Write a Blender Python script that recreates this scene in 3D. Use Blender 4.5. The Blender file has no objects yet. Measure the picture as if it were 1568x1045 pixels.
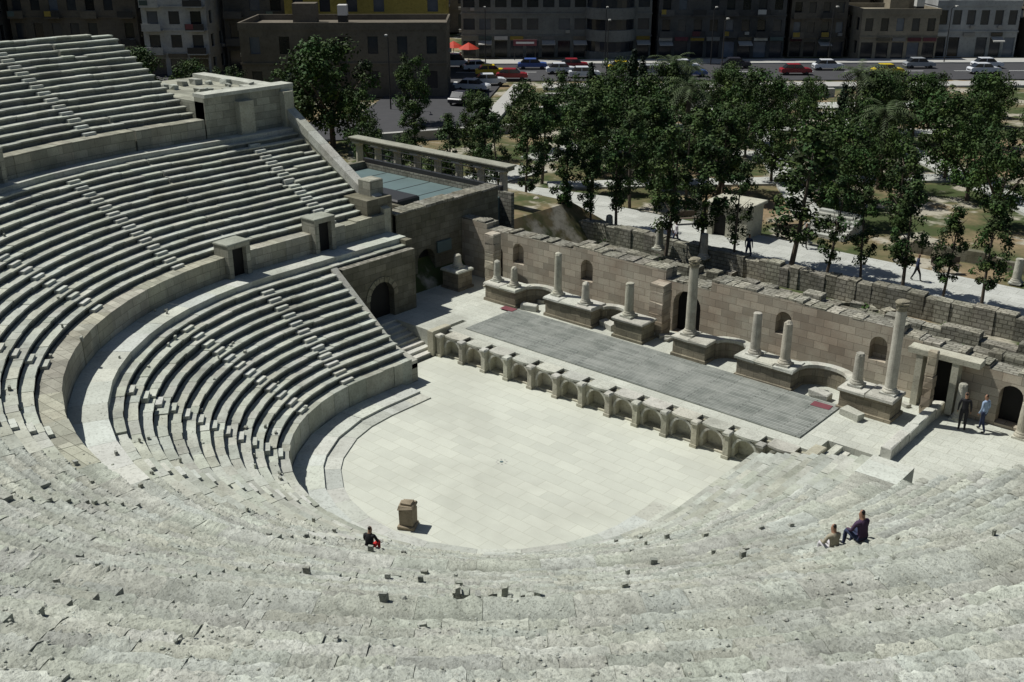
import bpy, math, random
from mathutils import Vector, Matrix
random.seed(7)
R_=random.random
def U(a,b): return a+(b-a)*R_()
pi=math.pi
scene=bpy.context.scene
CAM=(26.8,-30.18,22.0)
E1=(0.7552,0.6555); E2=(-0.6555,0.7552)
def S(X,G):   # site grid aligned with the town streets
    return (CAM[0]+X*E1[0]+G*E2[0], CAM[1]+X*E1[1]+G*E2[1])
YAW=math.atan2(0.6555,0.7552)

# ---------------------------------------------------------------- materials
def newmat(name):
    m=bpy.data.materials.new(name); m.use_nodes=True
    nt=m.node_tree; b=nt.nodes['Principled BSDF']
    return m,nt,b
def mixc(nt,fac,a,b,mode='MIX'):
    n=nt.nodes.new('ShaderNodeMix'); n.data_type='RGBA'; n.blend_type=mode
    for s,v in ((0,fac),(6,a),(7,b)):
        if hasattr(v,'links'): nt.links.new(v,n.inputs[s])
        elif s==0: n.inputs[0].default_value=v
        else: n.inputs[s].default_value=(v[0],v[1],v[2],1)
    return n.outputs[2]
def ramp(nt,src,p0,p1,c0=(0,0,0),c1=(1,1,1)):
    r=nt.nodes.new('ShaderNodeValToRGB')
    r.color_ramp.elements[0].position=p0; r.color_ramp.elements[1].position=p1
    r.color_ramp.elements[0].color=(*c0,1); r.color_ramp.elements[1].color=(*c1,1)
    nt.links.new(src,r.inputs[0]); return r.outputs[0]
def noise(nt,vec,scale,detail=4,rough=.6):
    n=nt.nodes.new('ShaderNodeTexNoise'); n.inputs['Scale'].default_value=scale
    n.inputs['Detail'].default_value=detail; n.inputs['Roughness'].default_value=rough
    nt.links.new(vec,n.inputs['Vector']); return n.outputs['Fac']
def math_(nt,op,a,b=None):
    n=nt.nodes.new('ShaderNodeMath'); n.operation=op
    for i,v in enumerate((a,b)):
        if v is None: continue
        if hasattr(v,'links'): nt.links.new(v,n.inputs[i])
        else: n.inputs[i].default_value=v
    return n.outputs[0]
def wallvec(nt):
    g=nt.nodes.new('ShaderNodeNewGeometry')
    sp=nt.nodes.new('ShaderNodeSeparateXYZ'); nt.links.new(g.outputs['Position'],sp.inputs[0])
    sn=nt.nodes.new('ShaderNodeSeparateXYZ'); nt.links.new(g.outputs['True Normal'],sn.inputs[0])
    ax=math_(nt,'GREATER_THAN',math_(nt,'ABSOLUTE',sn.outputs[0]),.75)
    az=math_(nt,'GREATER_THAN',math_(nt,'ABSOLUTE',sn.outputs[2]),.7)
    u=math_(nt,'ADD',math_(nt,'MULTIPLY',sp.outputs[1],ax),math_(nt,'MULTIPLY',sp.outputs[0],math_(nt,'SUBTRACT',1.0,ax)))
    v=math_(nt,'ADD',math_(nt,'MULTIPLY',sp.outputs[1],az),math_(nt,'MULTIPLY',sp.outputs[2],math_(nt,'SUBTRACT',1.0,az)))
    c=nt.nodes.new('ShaderNodeCombineXYZ'); nt.links.new(u,c.inputs[0]); nt.links.new(v,c.inputs[1])
    return c.outputs[0],g.outputs['Position']
def stone(name,c1,c2,dark=(.12,.115,.095),brick=None,bv=.22,msz=.012,bump=.5,nscale=1.2,fine=14,stain=.35,rough=.9,bdist=.03,pit=.4,pits=(.5,.68),mort=.5):
    m,nt,b=newmat(name)
    if brick: wv,pos=wallvec(nt)
    else:
        pos=nt.nodes.new('ShaderNodeNewGeometry').outputs['Position']
    n1=noise(nt,pos,nscale,5,.65); n2=noise(nt,pos,fine,4,.7)
    base=mixc(nt,ramp(nt,n1,.35,.65),c1,c2)
    h=n2
    if brick:
        br=nt.nodes.new('ShaderNodeTexBrick'); nt.links.new(wv,br.inputs['Vector'])
        br.inputs['Scale'].default_value=1; br.inputs['Brick Width'].default_value=brick[0]; br.inputs['Row Height'].default_value=brick[1]
        br.inputs['Mortar Size'].default_value=msz; br.inputs['Mortar Smooth'].default_value=.3
        br.inputs['Color1'].default_value=(1-bv,1-bv,1-bv*1.1,1); br.inputs['Color2'].default_value=(1+bv*.8,1+bv*.75,1+bv*.6,1)
        br.inputs['Mortar'].default_value=(mort,mort*.98,mort*.92,1); br.offset=.5
        base=mixc(nt,1.0,base,br.outputs['Color'],'MULTIPLY')
        h=math_(nt,'SUBTRACT',n2,math_(nt,'MULTIPLY',br.outputs['Fac'],.8))
    if stain>0:
        st=ramp(nt,noise(nt,pos,nscale*.45,4,.7),.5,.7)
        base=mixc(nt,math_(nt,'MULTIPLY',st,stain),base,dark)
    base=mixc(nt,math_(nt,'MULTIPLY',ramp(nt,n2,*pits),pit),base,dark)
    at=nt.nodes.new('ShaderNodeAttribute'); at.attribute_name='tint'
    base=mixc(nt,1.0,base,at.outputs['Color'],'MULTIPLY')
    nt.links.new(base,b.inputs['Base Color']); b.inputs['Roughness'].default_value=rough
    b.inputs['Specular IOR Level'].default_value=.15
    bp=nt.nodes.new('ShaderNodeBump'); bp.inputs['Strength'].default_value=bump; bp.inputs['Distance'].default_value=bdist
    nt.links.new(h,bp.inputs['Height']); nt.links.new(bp.outputs[0],b.inputs['Normal'])
    return m
def plain(name,c,rough=.7,var=.25,scale=3,metal=0,spec=.3):
    m,nt,b=newmat(name)
    g=nt.nodes.new('ShaderNodeNewGeometry')
    n=noise(nt,g.outputs['Position'],scale,3,.6)
    base=mixc(nt,n,[x*(1-var) for x in c],[x*(1+var) for x in c])
    at=nt.nodes.new('ShaderNodeAttribute'); at.attribute_name='tint'
    base=mixc(nt,1.0,base,at.outputs['Color'],'MULTIPLY')
    nt.links.new(base,b.inputs['Base Color']); b.inputs['Roughness'].default_value=rough; b.inputs['Metallic'].default_value=metal
    b.inputs['Specular IOR Level'].default_value=spec
    return m
M={}
M['seat']=stone('seat_limestone',(.465,.485,.425),(.355,.37,.32),nscale=.9,fine=9,stain=.45,bump=.6)
M['seatnear']=stone('seat_limestone_weathered',(.50,.52,.46),(.38,.395,.345),dark=(.14,.145,.12),nscale=1.1,fine=15,stain=.4,bump=1.0,bdist=.05,pit=.6,pits=(.5,.66))
M['walk']=stone('walkway_stone',(.52,.54,.49),(.44,.455,.41),nscale=.8,fine=9,stain=.25,bump=.4)
M['wallst']=stone('podium_ashlar',(.38,.38,.32),(.29,.285,.24),brick=(.95,.42),nscale=.8,stain=.4)
M['floor']=stone('orchestra_paving',(.52,.535,.465),(.465,.475,.415),dark=(.35,.355,.30),brick=(1.25,.62),bv=.06,msz=.01,mort=.74,nscale=.3,fine=20,stain=.45,bump=.1,bdist=.01,pit=.3)
M['stagest']=stone('stage_paving',(.50,.515,.455),(.43,.44,.385),brick=(1.0,.6),bv=.08,mort=.7,nscale=.5,stain=.3,bump=.2)
M['cream']=stone('cream_limestone',(.48,.47,.38),(.39,.375,.30),nscale=1.5,fine=12,stain=.35,bump=.5)
M['cap']=stone('cap_limestone',(.52,.52,.46),(.42,.42,.37),nscale=1.5,fine=12,stain=.35,bump=.5)
M['ped']=stone('pedestal_masonry',(.28,.255,.20),(.20,.18,.14),brick=(.7,.33),nscale=1.4,stain=.5)
M['pink']=stone('pink_masonry',(.36,.30,.24),(.45,.42,.35),dark=(.2,.165,.13),brick=(.8,.4),bv=.28,nscale=.5,stain=.45)
M['column']=stone('column_marble',(.45,.435,.37),(.35,.335,.28),nscale=2,fine=18,stain=.4,bump=.5)
M['darkwall']=stone('dark_masonry',(.20,.19,.15),(.13,.125,.09),dark=(.06,.055,.04),brick=(.8,.4),nscale=.8,stain=.5)
M['rubble']=stone('rubble_stone',(.31,.30,.26),(.20,.195,.16),brick=(.45,.25),msz=.03,nscale=1.5,stain=.5,bump=1)
M['plaza']=stone('plaza_paving',(.47,.48,.45),(.40,.41,.38),brick=(1.6,.8),bv=.08,nscale=.4,stain=.3,bump=.15)
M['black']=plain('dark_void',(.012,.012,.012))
M['asphalt']=plain('asphalt',(.05,.05,.053),.9,.25,.8)
M['white']=plain('white_paint',(.7,.7,.68),.6,.08)
M['iron']=plain('dark_iron',(.03,.03,.03),.5)
M['slate']=plain('flat_roof_bluegrey',(.10,.145,.145),.6,.25,.6)
M['trunk']=plain('bark',(.10,.08,.06),.9,.4,6)
M['glass']=plain('window_glass',(.02,.024,.03),.15,.3,1,0,.5)
M['mat']=plain('maroon_mat',(.16,.05,.06))
M['conc']=plain('kerb_concrete',(.36,.355,.33),.85,.2)
def deckmat():
    m,nt,b=newmat('stage_deck_boards')
    g=nt.nodes.new('ShaderNodeNewGeometry'); br=nt.nodes.new('ShaderNodeTexBrick')
    nt.links.new(g.outputs['Position'],br.inputs['Vector'])
    br.inputs['Scale'].default_value=1; br.inputs['Brick Width'].default_value=2.4; br.inputs['Row Height'].default_value=.145
    br.inputs['Mortar Size'].default_value=.013; br.inputs['Color1'].default_value=(.165,.18,.16,1); br.inputs['Color2'].default_value=(.26,.275,.25,1); br.inputs['Mortar'].default_value=(.03,.03,.03,1)
    br.offset=0.37
    c=mixc(nt,math_(nt,'MULTIPLY',ramp(nt,noise(nt,g.outputs['Position'],.9,5,.7),.42,.66),.6),br.outputs['Color'],(.32,.33,.30))
    nt.links.new(c,b.inputs['Base Color']); b.inputs['Roughness'].default_value=.85
    b.inputs['Specular IOR Level'].default_value=.2
    bp=nt.nodes.new('ShaderNodeBump'); bp.invert=True; bp.inputs['Distance'].default_value=.02; nt.links.new(br.outputs['Fac'],bp.inputs['Height']); nt.links.new(bp.outputs[0],b.inputs['Normal'])
    return m
M['deck']=deckmat()
def groundmat():
    m,nt,b=newmat('ground_earth_and_grass')
    g=nt.nodes.new('ShaderNodeNewGeometry'); p=g.outputs['Position']
    c=mixc(nt,ramp(nt,noise(nt,p,.11,5,.65),.40,.54),(.24,.18,.11),(.055,.075,.03))
    c=mixc(nt,ramp(nt,noise(nt,p,.2,5,.6),.53,.59),c,(.36,.335,.27))
    c=mixc(nt,math_(nt,'MULTIPLY',ramp(nt,noise(nt,p,2.5,4,.7),.45,.7),.5),c,(.08,.07,.045))
    nt.links.new(c,b.inputs['Base Color']); b.inputs['Roughness'].default_value=1
    b.inputs['Specular IOR Level'].default_value=.05
    return m
M['ground']=groundmat()
def leafmat(name,c): return plain(name,c,.65,.45,.8,0,.15)
M['leaf1']=leafmat('broadleaf_foliage',(.036,.068,.018))
M['leaf2']=leafmat('poplar_foliage',(.036,.066,.02))
M['leaf3']=leafmat('palm_foliage',(.05,.07,.03))
M['leaf4']=leafmat('cypress_foliage',(.018,.034,.014))

# ---------------------------------------------------------------- mesh builder
class MB:
    def __init__(s): s.v=[];s.f=[];s.m=[];s.t=[];s.mats=[];s.M=None;s.tint=(1,1,1)
    def mi(s,k):
        if k not in s.mats: s.mats.append(k)
        return s.mats.index(k)
    def add(s,vs,fs,mat,tints=None):
        o=len(s.v); T=s.M
        for n,v in enumerate(vs):
            if T is not None: v=T@Vector(v)
            s.v.append((v[0],v[1],v[2])); s.t.append(tints[n] if tints else s.tint)
        k=s.mi(mat)
        for f in fs: s.f.append(tuple(o+i for i in f)); s.m.append(k)
    def quad(s,a,b,c,d,mat): s.add([a,b,c,d],[(0,1,2,3)],mat)
    def hexa(s,p,mat):
        s.add(p,[(3,2,1,0),(4,5,6,7),(0,1,5,4),(1,2,6,5),(2,3,7,6),(3,0,4,7)],mat)
    def box(s,x0,x1,y0,y1,z0,z1,mat,j=0,bev=0):
        q=lambda:U(-j,j) if j else 0
        if bev:
            b=bev
            vs=[];
            for z,i in ((z0,0),(z1-b,0),(z1,b)):
                for (x,y) in ((x0+i,y0+i),(x1-i,y0+i),(x1-i,y1-i),(x0+i,y1-i)): vs.append((x+q(),y+q(),z+q()))
            fs=[(3,2,1,0),(8,9,10,11)]
            for l in (0,4):
                for i in range(4): fs.append((l+i,l+(i+1)%4,l+4+(i+1)%4,l+4+i))
            s.add(vs,fs,mat); return
        s.hexa([(x+q(),y+q(),z+q()) for z in (z0,z1) for (x,y) in ((x0,y0),(x1,y0),(x1,y1),(x0,y1))],mat)
    def lathe(s,cx,cy,prof,mat,seg=18,wob=0,cap=True):
        vs=[];fs=[]
        for (r,z) in prof:
            for i in range(seg):
                a=2*pi*i/seg; rr=r*(1+U(-wob,wob)); vs.append((cx+rr*math.cos(a),cy+rr*math.sin(a),z))
        for k in range(len(prof)-1):
            for i in range(seg):
                fs.append((k*seg+i,k*seg+(i+1)%seg,(k+1)*seg+(i+1)%seg,(k+1)*seg+i))
        if cap: fs.append(tuple((len(prof)-1)*seg+i for i in range(seg)))
        s.add(vs,fs,mat)
    def tube(s,p,q,r0,r1,mat,seg=7):
        p=Vector(p);q=Vector(q);d=(q-p).normalized()
        a=d.orthogonal().normalized();b=d.cross(a)
        vs=[];
        for c,r in ((p,r0),(q,r1)):
            for i in range(seg):
                t=2*pi*i/seg; vs.append(tuple(c+a*(r*math.cos(t))+b*(r*math.sin(t))))
        fs=[(i,(i+1)%seg,seg+(i+1)%seg,seg+i) for i in range(seg)]
        fs.append(tuple(range(seg-1,-1,-1)));fs.append(tuple(range(seg,2*seg)))
        s.add(vs,fs,mat)
    def arch(s,x0,x1,z0,z1,cx,w,zb,zs,dep,mat,bmat=None,y=0,seg=10,flat=False):
        r=w/2;l=cx-r;rr=cx+r
        s.quad((x0,y,z0),(l,y,z0),(l,y,z1),(x0,y,z1),mat); s.quad((rr,y,z0),(x1,y,z0),(x1,y,z1),(rr,y,z1),mat)
        if zb>z0+1e-4:
            s.quad((l,y,z0),(rr,y,z0),(rr,y,zb),(l,y,zb),mat)
            s.quad((l,y,zb),(rr,y,zb),(rr,y+dep,zb),(l,y+dep,zb),mat)
        pts=[(cx-r*math.cos(pi*i/seg),zs+(0 if flat else r*math.sin(pi*i/seg))) for i in range(seg+1)]
        for i in range(seg):
            a,b=pts[i],pts[i+1]
            s.quad((a[0],y,a[1]),(b[0],y,b[1]),(b[0],y,z1),(a[0],y,z1),mat)
            s.quad((a[0],y,a[1]),(a[0],y+dep,a[1]),(b[0],y+dep,b[1]),(b[0],y,b[1]),mat)
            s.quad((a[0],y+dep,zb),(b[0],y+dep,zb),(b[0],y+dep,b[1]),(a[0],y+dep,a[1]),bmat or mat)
        s.quad((l,y,zb),(l,y+dep,zb),(l,y+dep,zs),(l,y,zs),mat); s.quad((rr,y+dep,zb),(rr,y,zb),(rr,y,zs),(rr,y+dep,zs),mat)
    def mesh(s,name):
        me=bpy.data.meshes.new(name); me.from_pydata(s.v,[],s.f)
        for k in s.mats: me.materials.append(M[k])
        me.polygons.foreach_set('material_index',s.m)
        a=me.color_attributes.new('tint','FLOAT_COLOR','POINT')
        fl=[]
        for t in s.t: fl+= [t[0],t[1],t[2],1]
        a.data.foreach_set('color',fl); me.update()
        return me
    def obj(s,name,smooth=False,parent=None):
        me=s.mesh(name); o=bpy.data.objects.new(name,me); scene.collection.objects.link(o)
        if smooth: me.shade_smooth()
        if parent: o.parent=parent
        return o
def gt(a=.85,b=1.12):
    g=U(a,b); return (g*U(.98,1.03),g,g*U(.95,1.02))

# ---------------------------------------------------------------- cavea
def hp(R,q):
    if q<0: return (-R,-q)
    if q>pi: return (R,q-pi)
    return (-R*math.cos(q),-R*math.sin(q))
def qend(R,y): return pi+y if y>=0 else pi-math.asin(min(1,-y/R))
CX,CY=CAM[0],CAM[1]
def row(mb,R0,R1,z,q0,q1,mat,zb=-.25,bl=.9,jit=.02,lip=0.0,nearok=True):
    q=q0; rowt=U(.88,1.07)
    while q<q1-1e-4:
        L=bl*U(.6,1.4)
        st_=(q<0 or q>=pi)
        dq=L if st_ else L/R0
        e=q+dq
        if q<0<e: e=min(e,.0) if -q>.25 else dq/R0
        if e>q1: e=q1
        g=.004 if st_ else .004/R0
        mx,my=hp(R0,(q+e)/2); dist=math.hypot(mx-CX,my-CY)
        near=dist<32 and nearok
        dz=U(-jit,jit)*(.6 if near else .9); dr=U(-jit,jit)*(.8 if near else 1.2)
        low=0
        if R_()<(.02 if near else .015) and jit>.01: low=U(.04,.12)
        mb.tint=gt(.88,1.08) if near else gt(.84,1.1)
        mb.tint=tuple(c*rowt for c in mb.tint)
        m='seatnear' if near else mat
        zz=z+dz-low
        nx=1; ny=1
        if near: nx=10;ny=5
        vs=[];tt=[]
        for j in range(ny+1):
            for i in range(nx+1):
                t=i/nx; rr=R0+dr+(R1-R0-dr)*(j/ny)
                if near and j==0: rr+=U(-.02,.05)+(U(.04,.14) if R_()<.08 else 0)
                x,y=hp(rr,q+g+(e-q-2*g)*t)
                h=zz
                k=1
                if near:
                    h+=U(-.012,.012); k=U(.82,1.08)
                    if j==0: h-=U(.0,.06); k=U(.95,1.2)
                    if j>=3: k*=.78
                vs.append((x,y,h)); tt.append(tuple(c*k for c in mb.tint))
        W_=nx+1
        fs=[(j*W_+i,j*W_+i+1,(j+1)*W_+i+1,(j+1)*W_+i) for j in range(ny) for i in range(nx)]
        border=[i for i in range(W_)]+[j*W_+nx for j in range(1,ny+1)]+[ny*W_+i for i in range(nx-1,-1,-1)]+[j*W_ for j in range(ny-1,0,-1)]
        k=len(border)
        if lip:
            prev=border
            for (dd,drr) in ((.08,0),(.12,lip),(None,lip*.6)):
                n=len(vs); cur=[]
                for c_,b in enumerate(border):
                    x,y,h=vs[b]
                    if b<W_ and drr:
                        t=b/nx; x,y=hp(R0+dr+drr,q+g+(e-q-2*g)*t)
                    vs.append((x,y,zb if dd is None else h-dd)); dk=.6 if dd!=.08 else .9  # riser tint darkened below the lip: stained stone plus shade painted into the colour
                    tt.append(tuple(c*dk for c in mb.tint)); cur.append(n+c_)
                for i in range(k): fs.append((prev[(i+1)%k],prev[i],cur[i],cur[(i+1)%k]))
                prev=cur
        else:
            n=len(vs)
            for b in border: vs.append((vs[b][0],vs[b][1],zb)); tt.append(mb.tint)
            for i in range(k): fs.append((border[(i+1)%k],border[i],n+i,n+(i+1)%k))
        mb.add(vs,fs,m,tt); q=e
    mb.tint=(1,1,1)

P1=(9.0,1.3);N1=13;T1=.5;H1=.3
def s1R(i): return P1[0]+T1*i
lower=MB()
for i in range(N1):
    R=s1R(i); z=P1[1]+H1*i
    yl=3.3 if R<15 else 8.8
    yr=5.8-(R-9)/6.5*4.3
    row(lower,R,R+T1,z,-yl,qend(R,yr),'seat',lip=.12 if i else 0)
W1z=P1[1]+H1*N1   # 5.2
row(lower,15.5,16.9,W1z,-9.3,qend(15.5,1.5),'walk',bl=1.5,jit=.006)
mid=MB()
P2=(17.3,6.3);N2=15;T2=7.4/15;H2=4.0/15
row(mid,16.9,17.3+T2,P2[1],-9,qend(17,-2),'wallst',bl=1.2,jit=.012)
for i in range(1,N2):
    R=P2[0]+T2*i
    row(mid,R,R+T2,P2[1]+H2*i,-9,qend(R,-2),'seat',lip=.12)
W2z=P2[1]+H2*N2
row(mid,24.7,25.6,W2z,-9,qend(24.7,-2),'walk',bl=1.4,jit=.006)
up=MB()
P3=(26.0,11.4);T3=.6;H3=.3
row(up,25.6,26.0+T3,P3[1],-3.5,qend(25,0),'wallst',bl=1.2,jit=.012)
for i in range(1,24):
    R=P3[0]+T3*i
    q0=-3.5 if R<34.6 else .5
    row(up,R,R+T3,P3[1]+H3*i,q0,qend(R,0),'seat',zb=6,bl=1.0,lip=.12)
def aisle(mb,q,R0,n,T,z0,H,w=.7):
    for i in range(n):
        R=R0+T*i; z=z0+H*i
        mx,my=hp(R,q); nr=math.hypot(mx-CX,my-CY)<30
        mb.tint=gt(.82,.98) if nr else gt(.88,1.04)
        dq=w if q<0 else w/R
        a=hp(R+T*.5,q);b=hp(R+T*.5,q+dq);c=hp(R+T+.01,q+dq);d=hp(R+T+.01,q)
        zt=z+H*.5
        mb.hexa([(*a,z-.1),(*b,z-.1),(*c,z-.1),(*d,z-.1),(*a,zt),(*b,zt),(*c,zt),(*d,zt)],'seatnear' if nr else 'walk')
for dg in (2,24,50,76,102,128,152): aisle(lower,math.radians(dg),P1[0],N1-1,T1,P1[1],H1)
aisle(mid,-6.0,P2[0],N2-1,T2,P2[1],H2)
for dg in (13,33,53,73,93,113,133,153): aisle(mid,math.radians(dg),P2[0],N2-1,T2,P2[1],H2)
for dg in (6,28,50,72,94,116,138,160): aisle(up,math.radians(dg),P3[0],22 if dg>35 else 13,T3,P3[1],H3)
def coping(mb,pts,y,w=.35,h=.16,mat='cap',th=0.3):
    for (x0,z0),(x1,z1) in zip(pts,pts[1:]):
        n=max(1,int(math.hypot(x1-x0,z1-z0)/1.1))
        for k in range(n):
            a=k/n;b=(k+.985)/n
            xa,za=x0+(x1-x0)*a,z0+(z1-z0)*a; xb,zb=x0+(x1-x0)*b,z0+(z1-z0)*b
            mb.tint=gt(.9,1.1)
            mb.hexa([(xb,y-w/2,zb-th),(xa,y-w/2,za-th),(xa,y+w/2,za-th),(xb,y+w/2,zb-th),(xb,y-w/2,zb+h),(xa,y-w/2,za+h),(xa,y+w/2,za+h),(xb,y+w/2,zb+h)],mat)
    mb.tint=(1,1,1)
def endwall(mb,pts,y,t,mat,zb=-.2):
    for (x0,z0),(x1,z1) in zip(pts,pts[1:]):
        mb.hexa([(x1,y,zb),(x0,y,zb),(x0,y+t,zb),(x1,y+t,zb),(x1,y,z1),(x0,y,z0),(x0,y+t,z0),(x1,y+t,z1)],mat)
endwall(lower,[(-9.0,1.0),(-10.6,1.35),(-14.5,4.35)],3.304,.4,'wallst')
coping(lower,[(-9.0,1.05),(-10.6,1.42),(-14.95,4.72)],3.5,.42,.12)
lower.M=Matrix.Translation((-14.5,3.71,0))@Matrix.Rotation(pi/2,4,'Z')
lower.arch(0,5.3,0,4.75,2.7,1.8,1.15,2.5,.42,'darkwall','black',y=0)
lower.quad((0,0,4.75),(5.3,0,4.75),(5.3,.49,4.75),(0,.49,4.75),'rubble'); lower.quad((5.3,0,0),(5.3,.49,0),(5.3,.49,4.75),(5.3,0,4.75),'darkwall')
for k in range(9):
    p=pi*k/9+.02;q=pi*(k+1)/9-.02
    A=[(2.7-r*math.cos(t),2.5+r*math.sin(t)) for r,t in ((.9,p),(.9,q),(1.2,q),(1.2,p))]
    lower.tint=gt(1.3,1.8); lower.hexa([(a,-.05,b) for a,b in A]+[(a,-.003,b) for a,b in A],'darkwall')
lower.tint=(1,1,1)
lower.M=None
lower.box(-15.6,-15.0,8.8,9.3,-.2,5.15,'darkwall')
endwall(mid,[(-16.9,6.6),(-18.2,7.0),(-24.9,10.9),(-26.4,11.7)],9.004,.5,'cream')
coping(mid,[(-17.6,6.95),(-19.0,7.45),(-25.4,11.3),(-26.4,11.9)],9.25,.62,.25)
mid.box(-19.3,-17.2,8.0,9.9,4,7.2,'darkwall'); mid.box(-18.9,-17.9,8.9,9.9,7.2,8.1,'wallst',0,.05)
up.box(-35,-25.6,3.56,9.7,4,12.35,'wallst'); up.box(-26.5,-25.55,3.56,9.75,4,12.6,'wallst')
up.box(-34.8,-25.5,8.9,9.8,12.35,12.62,'cap'); up.box(-26.6,-25.45,3.56,9.8,12.6,12.8,'cap')
up.box(-25.55,-25.1,5.6,6.6,10.3,12.2,'cream');up.box(-25.55,-25.1,8.8,9.5,10.3,12.4,'cream')
for k in range(20):
    x=U(-33,-27);y=U(4,9);s=U(.2,.5);up.tint=gt(.7,1.1);up.box(x,x+s*1.5,y,y+s,12.35,12.35+s*.7,'seat',.05)
up.tint=(1,1,1)
def vomit(q,R,z,h=1.75):
    px,py=hp(R,q); ang=0 if q<0 else q
    mb=MB(); mb.M=Matrix.Translation((px,py,z))@Matrix.Rotation(pi/2+ang,4,'Z')
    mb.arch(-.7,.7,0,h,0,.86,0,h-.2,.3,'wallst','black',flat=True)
    mb.box(-.7,-.44,0.002,1.1,0,h-.002,'wallst');mb.box(.44,.7,0.002,1.1,0,h-.002,'wallst')
    mb.tint=(.72,.72,.69)
    mb.box(-.73,.73,-.02,1.12,h+.001,h+.09,'seat',.01,.03)
    mb.obj('vomitorium_doorway')
vomit(-4.4,16.56,W1z,1.85);vomit(math.radians(4),16.56,W1z,1.7)
vomit(math.radians(22),25.26,W2z,1.6)
lower.obj('lower_seating_tier'); mid.obj('middle_seating_tier'); up.obj('upper_seating_tier')

def surfz(R):
    if R<15.5: return P1[1]+H1*int((R-9)/T1)
    if R<16.9: return W1z
    if R<24.7: return P2[1]+H2*int(max(0,(R-17.3))/T2)
    if R<25.6: return W2z
    return P3[1]+H3*int(max(0,(R-26))/T3)
ro=MB()
def rock(x,y,z,s,flat=.6):
    vs=[];fs=[]
    n=6
    base=U(0,6)
    for k,(rr,zz) in enumerate(((1,-.3),(1.05,.25),(.6,.8))):
        for i in range(n):
            a=base+2*pi*i/n; r=s*rr*U(.75,1.15)
            vs.append((x+r*math.cos(a),y+r*math.sin(a),z+s*flat*zz*U(.8,1.2)))
    for k in range(2):
        for i in range(n): fs.append((k*n+i,k*n+(i+1)%n,(k+1)*n+(i+1)%n,(k+1)*n+i))
    fs.append(tuple(2*n+i for i in range(n)))
    ro.tint=gt(.85,1.15); ro.add(vs,fs,'seatnear')
for k in range(9000):
    R=U(25.7,34) if R_()<.85 else U(9.3,25)
    q=U(.9,pi-.2) if R<25 else U(1.2,2.9)
    x,y=hp(R,q)
    rock(x,y,surfz(R)+.003,U(.01,.032) if R_()<.98 else U(.04,.065),U(.4,.8))
ro.obj('loose_stones')
st=MB()
for k in range(150):
    R=U(9.2,27); q=U(.35,pi-.1); x,y=hp(R,q); z=surfz(R)
    a=q+U(-.2,.2); st.M=Matrix.Translation((x,y,z-.05))@Matrix.Rotation(a,4,'Z')@Matrix.Rotation(U(-.12,.12),4,'X')
    w=U(.04,.09);st.tint=gt(.6,1.0);st.box(-w*.6,w*.6,-w,w,0,U(.12,.24),'seatnear',.015)
for k in range(26):
    q=math.radians(131)+U(-.05,.05); R=U(21.5,25.3); x,y=hp(R,q); st.M=Matrix.Translation((x,y,surfz(R)))@Matrix.Rotation(q,4,'Z'); w=U(.06,.14); st.tint=gt(.7,1.05); st.box(-w,w,-w*.6,w*.6,-.05,U(.15,.36),'seatnear',.02)
st.M=None
st.obj('broken_seat_blocks')

# ---------------------------------------------------------------- orchestra
fl=MB()
n=96
fl.add([(9.05*math.cos(2*pi*i/n)*1.0,9.05*math.sin(2*pi*i/n),0) for i in range(n)],[tuple(range(n))],'floor')
fl.quad((-10.6,0,-.004),(10.6,0,-.004),(10.6,7.2,-.004),(-10.6,7.2,-.004),'floor')
fl.obj('orchestra_floor')
lg=MB()
for (Ra,Rb,z) in ((6.95,7.7,.06),(7.7,9.0,.17)):
    row(lg,Ra,Rb,z,-2.6,pi+1.5,'walk',zb=-.1,bl=1.5,jit=.003,nearok=False)
lg.obj('orchestra_ledge')
dr=MB(); dr.lathe(0,0,[(.08,.003),(.08,.012),(.0,.012)],'slate',16,0,False)
for i in range(8):
    a=i*pi/4; dr.box(.22*math.cos(a)-.03,.22*math.cos(a)+.03,.22*math.sin(a)-.03,.22*math.sin(a)+.03,.003,.01,'conc')
dr.obj('centre_drain_marker')
al=MB(); al.M=Matrix.Translation((.7,-6.3,.0))@Matrix.Rotation(.5,4,'Z')
al.tint=(.72,.62,.52)
al.box(-.36,.34,-.34,.35,0,.16,'column',.03,.04);al.box(-.27,.28,-.27,.27,.16,.85,'column',.025,.05);al.box(-.33,.31,-.33,.32,.85,1.0,'column',.03,.05);al.box(-.2,.22,-.22,.2,.98,1.12,'column',.04)
al.obj('stone_altar_pedestal')

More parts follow.
